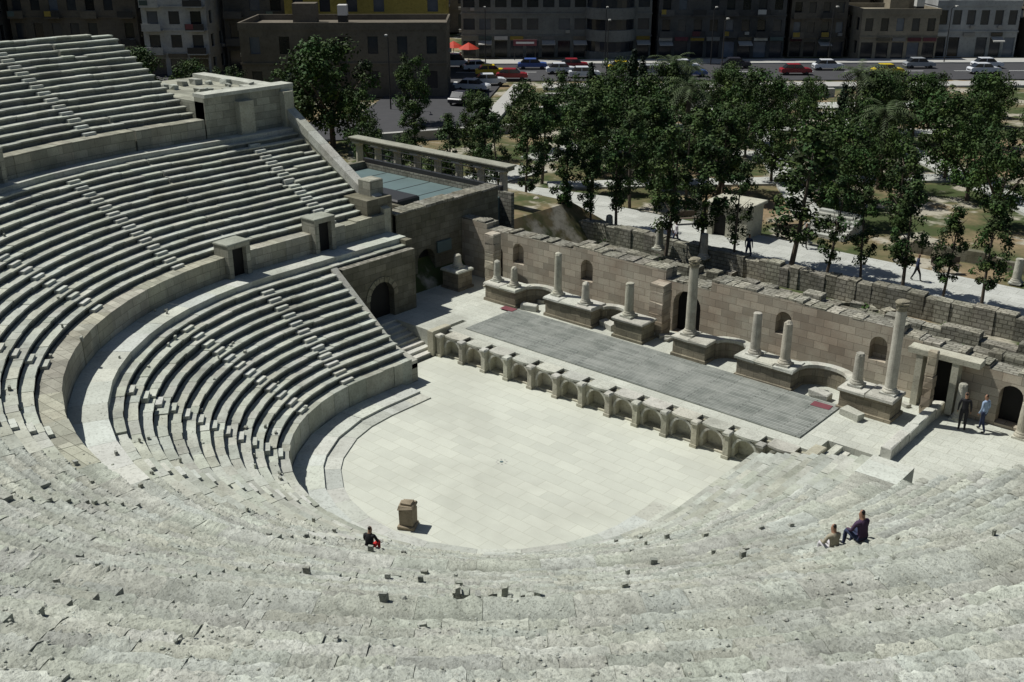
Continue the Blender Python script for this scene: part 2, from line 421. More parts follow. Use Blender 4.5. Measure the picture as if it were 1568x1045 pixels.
# ---------------------------------------------------------------- stage
SZ=1.2
sg=MB()
sg.box(-10.8,10.8,7.62,15.5,-.2,SZ,'stagest')
sg.box(-17.0,-10.8,9.3,15.5,-.2,SZ-.004,'stagest')
sg.box(10.8,13.0,9.0,15.5,-.2,SZ-.004,'stagest')
sg.obj('stage_platform')
dk=MB(); dk.box(-10.0,9.8,8.35,12.5,SZ+.002,SZ+.07,'deck',0,.01); dk.obj('stage_deck')
for (x,y) in ((-10.2,12.15),(9.1,11.9)):
    mt=MB(); mt.M=Matrix.Translation((x,y,SZ+.075))@Matrix.Rotation(.05,4,'Z'); mt.box(-.45,.45,-.25,.25,0,.02,'mat',0,.005); mt.obj('maroon_floor_mat')
sf=MB()
nb=13; x0=-10.4; bw=20.8/nb
for i in range(nb):
    a=x0+i*bw; cx=a+bw/2+.0
    sf.tint=gt(.93,1.06)
    sf.arch(a,a+bw,0,1.12,cx,1.04,0.08,.5,.42,'cream','cream',y=6.95)
    seg=10
    for k in range(seg):
        p=pi*k/seg; q=pi*(k+1)/seg
        r0,r1=.52,.62
        A=[(cx-r0*math.cos(p),.50+r0*math.sin(p)),(cx-r0*math.cos(q),.50+r0*math.sin(q)),(cx-r1*math.cos(q),.50+r1*math.sin(q)),(cx-r1*math.cos(p),.50+r1*math.sin(p))]
        sf.hexa([(A[0][0],6.87,A[0][1]),(A[1][0],6.87,A[1][1]),(A[1][0],6.95,A[1][1]),(A[0][0],6.95,A[0][1]),(A[3][0],6.87,A[3][1]),(A[2][0],6.87,A[2][1]),(A[2][0],6.95,A[2][1]),(A[3][0],6.95,A[3][1])],'cap')
    sf.tint=gt(.85,1.05)
    for k in range(6):
        u0=-1+k/3;u1=-1+(k+1)/3
        f=lambda u:6.93-.1*(1-u*u)
        xa=cx+u0*.6;xb=cx+u1*.6
        sf.hexa([(xa,f(u0),1.122),(xb,f(u1),1.122),(xb,7.66,1.122),(xa,7.66,1.122),(xa,f(u0),1.22),(xb,f(u1),1.22),(xb,7.66,1.22),(xa,7.66,1.22)],'cap')
for i in range(nb+1):
    a=x0+i*bw; sf.tint=gt(.8,1.03)
    hgt=1.25+U(-.05,.06); dx=U(-.02,.02)
    sf.box(a-.13+dx,a+.13+dx,6.64,6.948,0,hgt-.15,'cream',.015); sf.box(a-.18+dx,a+.18+dx,6.57,6.98,hgt-.148,hgt,'cap',.018,.035)
    sf.box(a-.17+dx,a+.17+dx,6.59,6.64,0,.15,'cream')
sf.box(x0-.3,x0+20.8+.3,7.5,7.618,-.1,1.05,'cream')
sf.box(-11.1,-10.68,6.5,7.9,0,1.4,'cream',.01,.03);sf.box(10.68,11.2,6.6,8.0,0,1.4,'cream',.01,.03)
sf.tint=(1,1,1)
sf.obj('arched_stage_front')
def stairs(name,x0,x1,y0,y1,n,z0,z1,up=-1,mat='cap'):
    mb=MB(); w=(x1-x0)/n
    for i in range(n):
        xa=x0+w*i
        k=(n-i) if up<0 else (i+1)
        mb.tint=gt(.95,1.1); mb.box(xa,xa+w+.0,y0,y1,-.2,z0+(z1-z0)*k/n,mat,0,.015)
    mb.obj(name)
stairs('parodos_steps',-14.4,-10.9,3.75,6.9,8,0.0,SZ)
stairs('stage_side_steps',11.2,12.9,6.6,8.9,5,.25,SZ,-1)
pf=MB(); pf.box(-17,-14.4,3.75,9.3,-.2,SZ,'stagest'); pf.box(-14.4,-11.1,6.9,9.3,-.2,SZ,'stagest'); pf.obj('parodos_paving')
tr=MB(); tr.box(12.95,60,1.6,15.45,-.2,1.05,'stagest'); tr.box(9.4,12.95,1.5,6.5,-.2,.25,'stagest'); tr.obj('right_terrace')
rb=MB()
for k in range(6):
    y=9.2+k*1.02; rb.tint=gt(.95,1.1); rb.box(13.0,13.45,y,y+1.0,.9,1.6,'cap',.02,.04)
for k in range(9):
    x=9.8+k*.95; yy=5.2-(x-9.6)*.55; rb.tint=gt(.85,1.05); rb.box(x,x+.93,yy,yy+.6,.2,1.4+k*.25,'cap',.04,.05)
rb.obj('stone_parapet_wall')

# ---------------------------------------------------------------- scaenae
def pedestal(x0,x1,y0,y1,h=1.1,name='column_pedestal'):
    mb=MB(); mb.tint=gt(.85,1.05)
    z=SZ
    mb.box(x0-.08,x1+.08,y0-.08,y1+.08,z,z+.16,'ped',.01,.03)
    mb.box(x0,x1,y0,y1,z+.16,z+h-.16,'ped',.008)
    n=max(1,int((x1-x0)/.9)); w=(x1-x0+.2)/n
    for k in range(n): mb.tint=gt(.85,1.05); mb.box(x0-.1+k*w,x0-.1+(k+1)*w-.012,y0-.1,y1+.08,z+h-.16,z+h+U(-.02,.02),'cap',.02,.05)
    mb.obj(name)
def column(x,y,z,h,r,cap=False,name='stone_column'):
    mb=MB(); mb.tint=gt(.95,1.12)
    mb.box(x-r*1.4,x+r*1.4,y-r*1.4,y+r*1.4,z,z+.1,'cap',.005)
    p=[(r*1.35,z+.1),(r*1.4,z+.15),(r*1.3,z+.2),(r*1.12,z+.24),(r*1.16,z+.28),(r*1.02,z+.33)]
    nn=6
    for i in range(nn+1):
        t=i/nn; p.append((r*(1.0-.14*t**1.5)*(1+U(-.02,.02)),z+.36+(h-.36)*t))
    mb.lathe(x,y,p,'column',20,.012)
    if cap:
        zt=z+h; mb.tint=(.6,.57,.5)
        mb.lathe(x,y,[(r*.88,zt+.002),(r*.98,zt+.1),(r*.95,zt+.13),(r*1.15,zt+.26),(r*1.05,zt+.28),(r*1.22,zt+.38)],'column',14,.1)
        mb.lathe(x,y,[(r*1.15,zt+.37),(r*1.1,zt+.45),(r*.6,zt+.5)],'column',9,.18)
    else:
        zt=z+h; mb.lathe(x,y,[(r*.86,zt-.01),(r*.8,zt+U(.02,.08)),(r*.4,zt+U(.05,.15))],'column',9,.15)
    return mb.obj(name)
def exedra(x0,x1,yc,h=1.05):
    mb=MB(); cx=(x0+x1)/2; r=(x1-x0)/2-.02; n=12; t=.4
    ks=.75
    for k in range(n):
        a=pi-pi*k/n;b=pi-pi*(k+1)/n
        f=lambda rr,t_:(cx+rr*math.cos(t_),yc+rr*ks*math.sin(t_))
        for (za,zb_,ra,rb_,mt) in ((SZ,SZ+h-.16,r-.0,r+t,'ped'),(SZ+h-.16,SZ+h,r-.07,r+t+.05,'cap')):
            A=f(ra,a);B=f(ra,b);C=f(rb_,b);D=f(rb_,a)
            mb.tint=gt(.82,1.02)
            mb.hexa([(*A,za),(*B,za),(*C,za),(*D,za),(*A,zb_),(*B,zb_),(*C,zb_),(*D,zb_)],mt)
    mb.obj('curved_exedra_wall')
pedestal(-15.9,-14.6,12.6,13.8,1.25); column(-15.2,13.2,SZ+1.25,.75,.24)
pedestal(-12.4,-10.1,12.6,13.9,1.1); column(-12.0,13.2,SZ+1.1,1.15,.21); column(-10.6,13.1,SZ+1.1,1.05,.21)
exedra(-10.1,-8.2,13.6)
pedestal(-8.1,-4.9,12.9,14.1,1.15); column(-7.7,13.5,SZ+1.15,2.35,.22); column(-5.6,13.3,SZ+1.15,1.15,.22)
exedra(-4.8,-3.3,13.8)
pedestal(-3.3,-1.5,12.8,14.0,1.15); column(-2.7,13.3,SZ+1.15,1.8,.25)
exedra(2.5,4.2,13.6)
pedestal(.5,2.4,12.7,13.9,1.1); column(1.1,13.3,SZ+1.1,3.6,.26,True)
pedestal(4.3,7.2,12.5,13.7,1.1); column(4.9,13.1,SZ+1.1,2.1,.24); column(6.6,12.9,SZ+1.1,2.1,.24)
exedra(7.2,9.6,13.3)
pedestal(9.7,12.1,12.3,13.6,1.1); column(10.2,12.9,SZ+1.1,1.5,.23); column(11.7,13.0,SZ+1.1,3.95,.25,True)
for (x,y,h,w) in ((-1.6,14.6,2.9,.42),(12.9,14.4,3.0,.2),(-13.6,14.6,3.1,.35)):
    pb=MB(); zz=SZ
    while zz<SZ+h:
        hh=U(.4,.65); pb.tint=gt(.8,1.05); pb.box(x-w,x+w,y-w,y+w,zz,zz+hh-.01,'pink',.03,.03); zz+=hh
    pb.obj('square_stone_pier')
fb=MB()
for k in range(40):
    x=U(-16,13);y=U(14.1,15.2);s=U(.12,.32); fb.tint=gt(.7,.95); fb.M=Matrix.Translation((x,y,SZ))@Matrix.Rotation(U(0,3),4,'Z'); fb.box(-s,s,-s*.6,s*.6,0,s*.8,'cap',.03,.02)
for (x,y) in ((-9.3,12.95),(-4.2,13.6),(8.6,12.8),(10.6,11.8)):
    fb.M=Matrix.Translation((x,y,SZ+.0))@Matrix.Rotation(U(-.3,.3),4,'Z'); fb.tint=gt(.85,1.0); fb.box(-.5,.5,-.22,.22,0,.36,'cap',.04,.04)
fb.M=None; fb.obj('fallen_stone_blocks')
bwl=MB()
segs=[(-17.5,-14.9,4.6,None),(-14.9,-13.1,4.3,(-14.0,.8,SZ,3.1)),(-13.1,-11.6,4.35,(-12.35,.85,2.7,3.55)),(-11.6,-8.2,4.35,None),(-8.2,-6.2,4.5,(-7.2,.85,2.75,3.6)),(-6.2,-1.9,4.4,None),
 (-1.9,.9,3.9,(-.5,1.7,SZ,2.8)),(.9,4.1,4.4,None),(4.1,6.1,4.4,(5.1,.85,2.65,3.45)),(6.1,9.1,4.3,None),(9.1,11.0,4.3,(10.0,.85,2.6,3.4)),(11.0,12.0,4.0,None),(12.0,13.9,3.9,(12.95,1.3,SZ,3.2)),(13.9,15.0,3.6,None),(15.0,17.2,3.5,(16.1,1.0,SZ,2.6)),(17.2,30,3.2,None)]
for (a,b,h,op) in segs:
    h+=.12
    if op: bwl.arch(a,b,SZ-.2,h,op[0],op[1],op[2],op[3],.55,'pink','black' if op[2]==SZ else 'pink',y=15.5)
    else: bwl.quad((a,15.5,SZ-.2),(b,15.5,SZ-.2),(b,15.5,h),(a,15.5,h),'pink')
    bwl.box(a,b,16.06,16.6,.5,h-.002,'rubble'); bwl.quad((a,15.5,h),(b,15.5,h),(b,16.06,h),(a,16.06,h),'rubble')
    bwl.quad((a,16.06,SZ),(a,15.5,SZ),(a,15.5,h),(a,16.06,h),'pink');bwl.quad((b,15.5,SZ),(b,16.06,SZ),(b,16.06,h),(b,15.5,h),'pink')
    x=a
    while x<b-.2:
        w=U(.3,.8); 
        if x+w>b: w=b-x
        if R_()<.8:
            bwl.tint=gt(.8,1.5); bwl.box(x,x+w-.01,15.5+U(-.01,.08),16.55+U(-.3,.05),h,h+U(.03,.13),'rubble',.02,.02)
        x+=w
    bwl.tint=(1,1,1)
bwl.obj('scene_back_wall')
df=MB(); df.box(12.0,12.3,14.9,15.49,SZ,3.7,'cream');df.box(13.6,13.9,14.9,15.49,SZ,3.7,'cream');df.box(11.6,14.8,14.85,15.49,3.7,4.0,'cream',.02,.03); df.obj('stone_door_frame')
for (x,y,h,r) in ((16.9,15.0,1.6,.22),(17.8,14.4,1.9,.22),(14.2,15.0,1.7,.22)):
    column(x,y,1.05,h,r,name='broken_column')
lw=MB(); lw.M=Matrix.Translation((-17.0,9.95,0))@Matrix.Rotation(pi/2,4,'Z')
lw.arch(0,5.5,1,6.0,2.4,1.5,SZ,2.7,.6,'darkwall','black'); lw.M=None
lw.box(-17.9,-17.62,9.95,18.9,1,6.0,'darkwall');lw.box(-17.62,-17.0,15.46,18.9,1,6.0,'darkwall')
lw.quad((-17.62,9.95,6.0),(-17,9.95,6.0),(-17,15.46,6.0),(-17.62,15.46,6.0),'rubble')
for k in range(11):
    y=9.9+k*.82; lw.tint=gt(.8,1.1); lw.box(-18.0,-16.9,y,y+.8,6.0,6.12+U(0,.1),'rubble',.02,.02)
lw.tint=(1,1,1)
lw.box(-31.5,-18.0,12.6,12.9,3,5.6,'darkwall'); lw.box(-31.5,-31.2,12.9,20.2,3,5.5,'darkwall'); lw.box(-31.5,-17.0,20.2,20.5,1,5.4,'rubble')
lw.box(-31.2,-18.0,12.9,20.2,3,5.0,'slate')
for k in range(6): lw.box(-31.1+k*2.2,-31.06+k*2.2,12.95,20.15,5.0,5.02,'iron')
lw.box(-31.5,-18.0,20.25,20.55,5.4,5.7,'iron')
lw.box(-23.5,-20.2,13.1,15.0,5.0,5.75,'iron',0,.1)
lw.box(-16.96,-16.85,13.2,14.4,3.0,3.7,'slate')
lw.obj('museum_wing_building')
rl=MB()
for k in range(13):
    x=-30.5+k*1.0; rl.tube((x,20.4,5.7),(x,20.4,6.6),.03,.03,'iron',5)
rl.tube((-31,20.4,6.6),(-18,20.4,6.6),.03,.03,'iron',5); rl.tube((-31,20.4,6.15),(-18,20.4,6.15),.025,.025,'iron',5)
rl.obj('terrace_railing')
co=MB()
for k in range(8):
    x=-35.6+k*2.15; co.tint=gt(1.0,1.15)
    co.box(x-.38,x+.38,23.1,23.9,3.2,3.4,'cap'); co.lathe(x,23.5,[(.34,3.4),(.3,3.7),(.27,5.2),(.26,5.6),(.38,5.8)],'column',14,.01); co.box(x-.4,x+.4,23.1,23.9,5.8,5.9,'cap')
co.tint=(.62,.62,.57)
co.box(-36.2,-19.9,23.1,23.9,5.902,6.15,'cream',0,.02); co.box(-36.3,-19.8,23.0,24.0,6.152,6.26,'cap',0,.03)
co.obj('roman_colonnade')

# ---------------------------------------------------------------- ground
def ease(a,b,t):
    t=max(0,min(1,(t-a)/(b-a))); return t*t*(3-2*t)
def gh(x,y):
    r=math.hypot(x,y)
    if y<9:
        base=-.3 if r<39.5 else 0
        if r>=39.5: base=ease(39.5,43,r)*17.5-.3 if y<-4 else 2+ease(20,60,-x)*3
        if x>13 and y>1.5 and r<60: base=.9
        if x<-17.5 and y>3: base=3
        return base
    if y<16.4:
        return .9 if x>-17 else 3.2
    if y<28:
        if x<-17: return 3.2 if x>-42 else 1.45
        return .7
    d=(x-CX)*E2[0]+(y-CY)*E2[1]
    z=1.45
    if d>215: z+=ease(215,420,d)*55
    return z+ (U(-.06,.06) if d<200 else U(-.5,.5))
xs=[-2500,-1500,-900,-600,-400,-300]+[-240+4*i for i in range(40)]+[-80+2*i for i in range(75)]+[70+8*i for i in range(12)]+[200,320,500,900,1500,2500]
ys=[-2500,-1200,-600,-300,-160,-110,-80]+[-60+2*i for i in range(30)]+[0,2,4,6,8,8.9,9.1,11,13,15,16.3,16.5,18,20,22,24,26,27.7,27.9]+[30+3*i for i in range(40)]+[155+8*i for i in range(24)]+[360,420,500,700,1000,1600,2500]
gm=MB(); vs=[(x,y,gh(x,y)) for y in ys for x in xs]; nx=len(xs)
gm.add(vs,[(j*nx+i,j*nx+i+1,(j+1)*nx+i+1,(j+1)*nx+i) for j in range(len(ys)-1) for i in range(nx-1)],'ground')
gm.obj('ground')
pz=MB(); pz.box(-30,60,28.3,34.0,1.2,1.62,'plaza'); pz.box(-34,-30,24.5,40,1.2,1.615,'plaza')
pz.box(-8,40,18.6,20.4,.5,1.15,'plaza')
pz.obj('plaza_pavement')
def ruinwall(name,x0,x1,y,t,h0,h1,zb,mat='rubble'):
    mb=MB(); x=x0
    while x<x1:
        w=U(.5,1.2); mb.tint=gt(.8,1.3); mb.box(x,x+w-.01,y+U(-.04,.04),y+t+U(-.04,.04),zb,U(h0,h1),mat,.03,.03); x+=w
    mb.obj(name)
ruinwall('rubble_wall',-16.5,60,18.2,.5,1.7,2.3,.5)
ruinwall('rubble_wall',-16.5,60,21.0,.8,1.9,2.3,.5)
ruinwall('rubble_wall',-14,60,24.0,.7,1.5,2.0,.5)
ruinwall('rubble_wall',-24,60,27.5,.8,1.95,2.25,.5)
ruinwall('park_wall',2,60,37.5,.4,2.0,2.4,1.2,'darkwall')
ruinwall('park_wall',14,60,42,.8,2.2,3.2,1.2,'darkwall')
for (x,y,h) in ((-20.5,27,1.7),(-9.8,27.0,1.5),(-6.5,27.2,1.6),(-15.3,28.9,.9),(-3,34.6,1.4),(3.5,35,1.6),(10.5,35.2,1.5),(-12,35.5,1.4)):
    column(x,y,1.5,h,.26,name='broken_column')
rm=MB()
for k in range(300):
    x=U(-16,32);y=U(17,27.3);s=U(.1,.42); rm.M=Matrix.Translation((x,y,.7))@Matrix.Rotation(U(0,3),4,'Z'); rm.tint=gt(.8,1.5); rm.box(-s,s,-s*.6,s*.6,-.1,s*.9,'rubble',.05)
rm.M=None; rm.obj('ruin_rubble')

def strip(mb,X0,G0,X1,G1,w,z,mat,th=None):
    d=Vector((X1-X0,G1-G0)).normalized(); nrm=Vector((-d.y,d.x))*w/2
    P=[S(X0-nrm.x,G0-nrm.y),S(X0+nrm.x,G0+nrm.y),S(X1+nrm.x,G1+nrm.y),S(X1-nrm.x,G1-nrm.y)]
    P=P[::-1]
    if th: mb.hexa([(p[0],p[1],z-th) for p in P]+[(p[0],p[1],z) for p in P],mat)
    else: mb.quad(*[(p[0],p[1],z) for p in P],mat)
rd=MB()
strip(rd,-150,150,200,158,17,1.60,'asphalt',.4)
strip(rd,-7,150,-12,108,13,1.604,'asphalt',.4)
strip(rd,-12,112,-60,92,11,1.608,'asphalt',.4)
for k in range(-18,24):
    X=k*8; strip(rd,X,150+ (X+150)/350*8,X+3.5,150+(X+153)/350*8,.22,1.612,'white')
for k in range(6): strip(rd,-12+k*1.1,141,-12+k*1.1,144,.5,1.613,'white')
rd.obj('street_road')
sw=MB(); strip(sw,-150,161,200,169,5,1.75,'conc',.4); strip(sw,4,139.5,200,147,4,1.74,'conc',.4); strip(sw,1.2,141,-3.2,110,2,1.74,'conc',.4); sw.obj('street_sidewalk')
tw=MB(); 
for (a,b,c,d,h) in ((2,117,12,122,2.6),(-16,102,2,109,2.4),(12,122,30,124,2.4),(4,128,40,132,2.5)):
    strip(tw,a,b,c,d,.7,h,'conc',1.8)
tw.obj('terrace_retaining_wall')
pt=MB(); pz_=0
for (a,b,c,d,w) in ((3,85,40,88,2.4),(8,100,30,96,2.4),(22,75,26,115,2.2),(14,112,45,108,2.5),(40,70,36,120,2.6),(2,95,12,108,3),(-1,84,8,79,3),(12,122,50,126,4)):
    strip(pt,a,b,c,d,w,1.62+pz_*.004,'plaza',.3); pz_+=1
pt.obj('park_path')
kx,ky=S(15.5,70.5); kk=MB(); kk.M=Matrix.Translation((kx,ky,1.5))@Matrix.Rotation(.05,4,'Z')
kk.arch(-1.5,1.5,0,2.3,-.6,1.0,0,1.35,.3,'cream','black',y=-1.2)
kk.box(-1.5,-1.48,-1.19,1.2,0,2.3,'cream');kk.box(1.48,1.5,-1.19,1.2,0,2.3,'cream');kk.box(-1.48,1.48,1.18,1.2,0,2.3,'cream')
kk.box(-1.7,1.7,-1.4,1.4,2.3,2.5,'cream',0,.04); kk.obj('kiosk_building')
ps=MB()
for i in range(7):
    X,Y=S(21.5,70); ps.M=Matrix.Translation((X,Y,1.4)); ps.tint=gt(.9,1.1); ps.box(-1.6,1.6,i*.45,i*.45+.44+.0,0,.3+i*.17,'plaza',0,.02)
ps.M=None; ps.obj('park_steps')
for (X,G,r) in ((19,69.5,.1),(27,62,.0),(12.5,73,.2),(24,86,0),(33,86,0),(12,97,0)):
    x,y=S(X,G); b_=MB(); b_.M=Matrix.Translation((x,y,1.62))@Matrix.Rotation(YAW+r,4,'Z')
    b_.box(-.9,.9,-.22,.22,.4,.46,'trunk',0,.01); b_.box(-.9,.9,.2,.25,.5,.9,'trunk'); b_.box(-.75,-.65,-.2,.2,0,.4,'conc'); b_.box(.65,.75,-.2,.2,0,.4,'conc'); b_.obj('park_bench')

# ---------------------------------------------------------------- buildings
def facade(mb,w,h,fl,cols,wm,y,ww=.5,wh=.55,dep=.18,x0=0,z0=0,g0=False):
    cw=w/cols; ch=h/fl
    for j in range(fl):
        for i in range(cols):
            a=x0+i*cw;b=a+cw;c=z0+j*ch;d=c+ch
            fw=ww;fh=wh
            if g0 and j==0: fw=.78;fh=.75
            if R_()<.06: 
                mb.quad((a,y,c),(b,y,c),(b,y,d),(a,y,d),wm); continue
            l=a+cw*(1-fw)/2;r=b-cw*(1-fw)/2;u=c+ch*((1-fh)*.55 if not(g0 and j==0) else .02);t=u+ch*fh
            for q in (((a,y,c),(b,y,c),(r,y,u),(l,y,u)),((b,y,c),(b,y,d),(r,y,t),(r,y,u)),((b,y,d),(a,y,d),(l,y,t),(r,y,t)),((a,y,d),(a,y,c),(l,y,u),(l,y,t))): mb.quad(*q,wm)
            for q in (((l,y,u),(r,y,u),(r,y+dep,u),(l,y+dep,u)),((r,y,u),(r,y,t),(r,y+dep,t),(r,y+dep,u)),((r,y,t),(l,y,t),(l,y+dep,t),(r,y+dep,t)),((l,y,t),(l,y,u),(l,y+dep,u),(l,y+dep,t))): mb.quad(*q,wm)
            mb.tint=gt(.5,2.0) if R_()<.8 else gt(3,7)
            mb.quad((l,y+dep,u),(r,y+dep,u),(r,y+dep,t),(l,y+dep,t),'glass'); mb.tint=(1,1,1)
            if R_()<.12 and not (g0 and j==0): mb.tint=gt(.7,1); mb.box(r-.7,r-.05,y-.4,y-.003,u-.5,u-.05,'conc'); mb.tint=(1,1,1)
def bmatl(name,c):
    M[name]=stone(name,c,[x*.72 for x in c],dark=[x*.35 for x in c],nscale=.25,fine=3,stain=.6,bump=.1)
bmatl('b_grey',(.20,.205,.19));bmatl('b_dark',(.11,.11,.105));bmatl('b_tan',(.27,.24,.18));bmatl('b_yellow',(.46,.35,.09));bmatl('b_white',(.40,.41,.40));bmatl('b_brown',(.16,.14,.11))
def building(X,G,w,d,h,fl,cols,mat,rot=0,balc=False,z=1.5,ww=.5,wh=.55,shops=True,name='apartment_building',band=True,tanks=2):
    x,y=S(X,G); mb=MB(); T=Matrix.Translation((x,y,z))@Matrix.Rotation(YAW+rot,4,'Z'); mb.M=T
    facade(mb,w,h,fl,cols,mat,0,ww,wh,g0=shops)
    dc=max(2,int(d/3.5))
    mb.M=T@Matrix.Translation((w,0,0))@Matrix.Rotation(pi/2,4,'Z'); facade(mb,d,h,fl,dc,mat,0,ww*.8,wh)
    mb.M=T@Matrix.Translation((0,d,0))@Matrix.Rotation(-pi/2,4,'Z'); facade(mb,d,h,fl,dc,mat,0,ww*.8,wh)
    mb.M=T
    mb.quad((w,d,0),(0,d,0),(0,d,h),(w,d,h),mat)
    mb.quad((0,0,h),(w,0,h),(w,d,h),(0,d,h),mat)
    for (a,b,c,e) in ((-.1,w+.1,-.1,.15),(-.1,w+.1,d-.15,d+.1),(-.1,.15,.15,d-.15),(w-.15,w+.1,.15,d-.15)): mb.box(a,b,c,e,h-.2,h+.7,mat)
    if band:
        for j in range(1,fl): mb.box(-.12,w+.12,-.14,-.003,h/fl*j-.12,h/fl*j+.1,mat)
    if balc:
        for j in range(1,fl):
            for i in range(0,cols,2):
                cw=w/cols; zz=h/fl*j; mb.box(i*cw+.2,(i+1)*cw-.2,-1.1,-.145,zz-.1,zz+.05,mat); mb.box(i*cw+.2,(i+1)*cw-.2,-1.1,-1.03,zz+.05,zz+.9,'iron' if i%4 else mat)
                if R_()<.4: mb.tint=gt(.4,1); mb.box(i*cw+.3,i*cw+U(.6,1.6),-1.13,-1.105,zz+.2,zz+.9,random.choice(['white','b_yellow','mat','slate'])); mb.tint=(1,1,1)
    if shops:
        cw=w/cols
        for i in range(cols):
            if R_()<.75:
                k=random.choice(['white','b_yellow','b_tan','slate','mat','conc']); mb.tint=gt(.4,.9)
                mb.box(i*cw+.2,(i+1)*cw-.2,-.3,-.145,h/fl*.82,h/fl*.82+.55,k); mb.tint=(1,1,1)
                if R_()<.4: mb.hexa([(i*cw+.2,-1.6,h/fl*.62),((i+1)*cw-.2,-1.6,h/fl*.62),((i+1)*cw-.2,-.15,h/fl*.78),(i*cw+.2,-.15,h/fl*.78),(i*cw+.2,-1.6,h/fl*.66),((i+1)*cw-.2,-1.6,h/fl*.66),((i+1)*cw-.2,-.15,h/fl*.8),(i*cw+.2,-.15,h/fl*.8)],'conc')
    for k in range(tanks):
        a=U(1,w-2);b=U(1,d-2); mb.tint=gt(.6,1.1); mb.box(a,a+1.2,b,b+1.2,h+.9,h+2.2,'white' if R_()<.5 else mat,0,.08); mb.box(a,a+1.2,b,b+1.2,h,h+.9,'iron'); mb.tint=(1,1,1)
    for k in range(tanks):
        a=U(1,w-4);b=U(1,d-4); mb.box(a,a+U(2,3),b,b+2.5,h,h+2.4,mat)
    return mb.obj(name)
building(-8,171,30,16,27,8,12,'b_grey',.02,ww=.72,wh=.5,name='office_building')
rc=MB(); x,y=S(15.5,172); 
for j in range(9):
    z=1.5+j*3.3; rc.tint=(1,1,1); rc.lathe(x,y,[(4.0,z),(4.0,z+1.1),(3.75,z+1.15)],'b_grey',28,0,False); rc.tint=gt(.6,2.0); rc.lathe(x,y,[(3.75,z+1.15),(3.75,z+2.7)],'glass',28,0,False); rc.tint=(1,1,1); rc.lathe(x,y,[(3.75,z+2.7),(4.0,z+2.75),(4.0,z+3.3)],'b_grey',28,0,False)
rc.obj('round_corner_tower')
building(23,171,20,18,26,8,8,'b_dark',0,True)
building(44,172,9,14,9,3,4,'b_brown',.03,True)
building(54,168,12,12,7.0,2,5,'b_tan',0,False)
building(67,172,13,12,8,2,6,'b_white',-.03,False,ww=.6)
building(66,190,16,12,11,3,6,'b_tan',0,False)
building(82,170,14,14,8,2,5,'b_brown',.05,True)
building(98,176,20,14,9,3,8,'b_tan',.0,False)
building(50,196,14,12,12,4,5,'b_brown')
building(80,200,14,12,12,4,5,'b_grey')
building(-33,131,25,12,8.2,2,7,'b_brown',.02,False,ww=.35,wh=.5,tanks=1,name='old_stone_house',shops=False)
building(-31,149,22,10,11.5,3,6,'b_yellow',.02,False,ww=.4,wh=.5,tanks=2,name='yellow_building')
building(-51,150,9,12,12.5,4,3,'b_white',-.02,True,name='white_apartment_building',tanks=1)
building(-41,155,9,12,15,4,3,'b_dark',0,True)
building(-88,148,16,14,22,6,6,'b_dark',.03,True)
building(-71,154,18,14,19,5,7,'b_brown',0,True)
building(-112,150,20,14,20,5,7,'b_grey',.03)
for k in range(16):
    X=-120+k*16+U(-3,3)
    building(X,215+U(-8,12),U(10,15),11,U(14,24) if X<40 else U(9,12),5,5,random.choice(['b_tan','b_grey','b_brown','b_dark']),U(-.1,.1),shops=False)
for k in range(12):
    X=-110+k*24+U(-3,3); G=262+U(-12,20)
    building(X,G,U(10,16),11,U(9,15),3,5,random.choice(['b_tan','b_tan','b_white','b_brown']),U(-.1,.1),z=1.4+ease(215,420,G)*55-1,shops=False)

# ---------------------------------------------------------------- trees
def leafclump(mb,c,r,n,s,mat,bias=0):
    for k in range(n):
        d=Vector((random.gauss(0,1),random.gauss(0,1),random.gauss(0,1))); d.normalize()
        p=Vector(c)+d*r*(R_()**.4); nrm=(d+Vector((U(-.7,.7),U(-.7,.7),U(-.2,.9)))).normalized()
        a=nrm.orthogonal().normalized(); a=Matrix.Rotation(U(0,6.28),3,nrm)@a; b=nrm.cross(a)
        w=s*U(.6,1.3);h=w*U(.5,.9)
        mb.add([tuple(p-a*w),tuple(p-b*h+a*w*.1),tuple(p+a*w),tuple(p+b*h)],[(0,1,2,3)],mat)
def crown(mb,H,zb,W,nc,npc,s,mat,shape='round'):
    for k in range(nc):
        t=R_(); z=zb+(H-zb)*t
        if shape=='round': rad=W/2*math.sqrt(max(.05,1-(2*t-1)**2*.85))
        elif shape=='poplar': rad=W/2*(math.sin(pi*min(1,(t*.85+.12)))**.7)
        else: rad=W/2*(1-t)**.6*min(1,t*6+.3)
        a=U(0,2*pi); rr=rad*math.sqrt(R_())*.9
        g=U(.4,1.5); mb.tint=(g*U(.85,1.25),g,g*U(.75,1.15))
        leafclump(mb,(rr*math.cos(a),rr*math.sin(a),z),U(.5,1.1)*W*(.13 if shape=='round' else .2),npc,s,mat)
    mb.tint=(1,1,1)
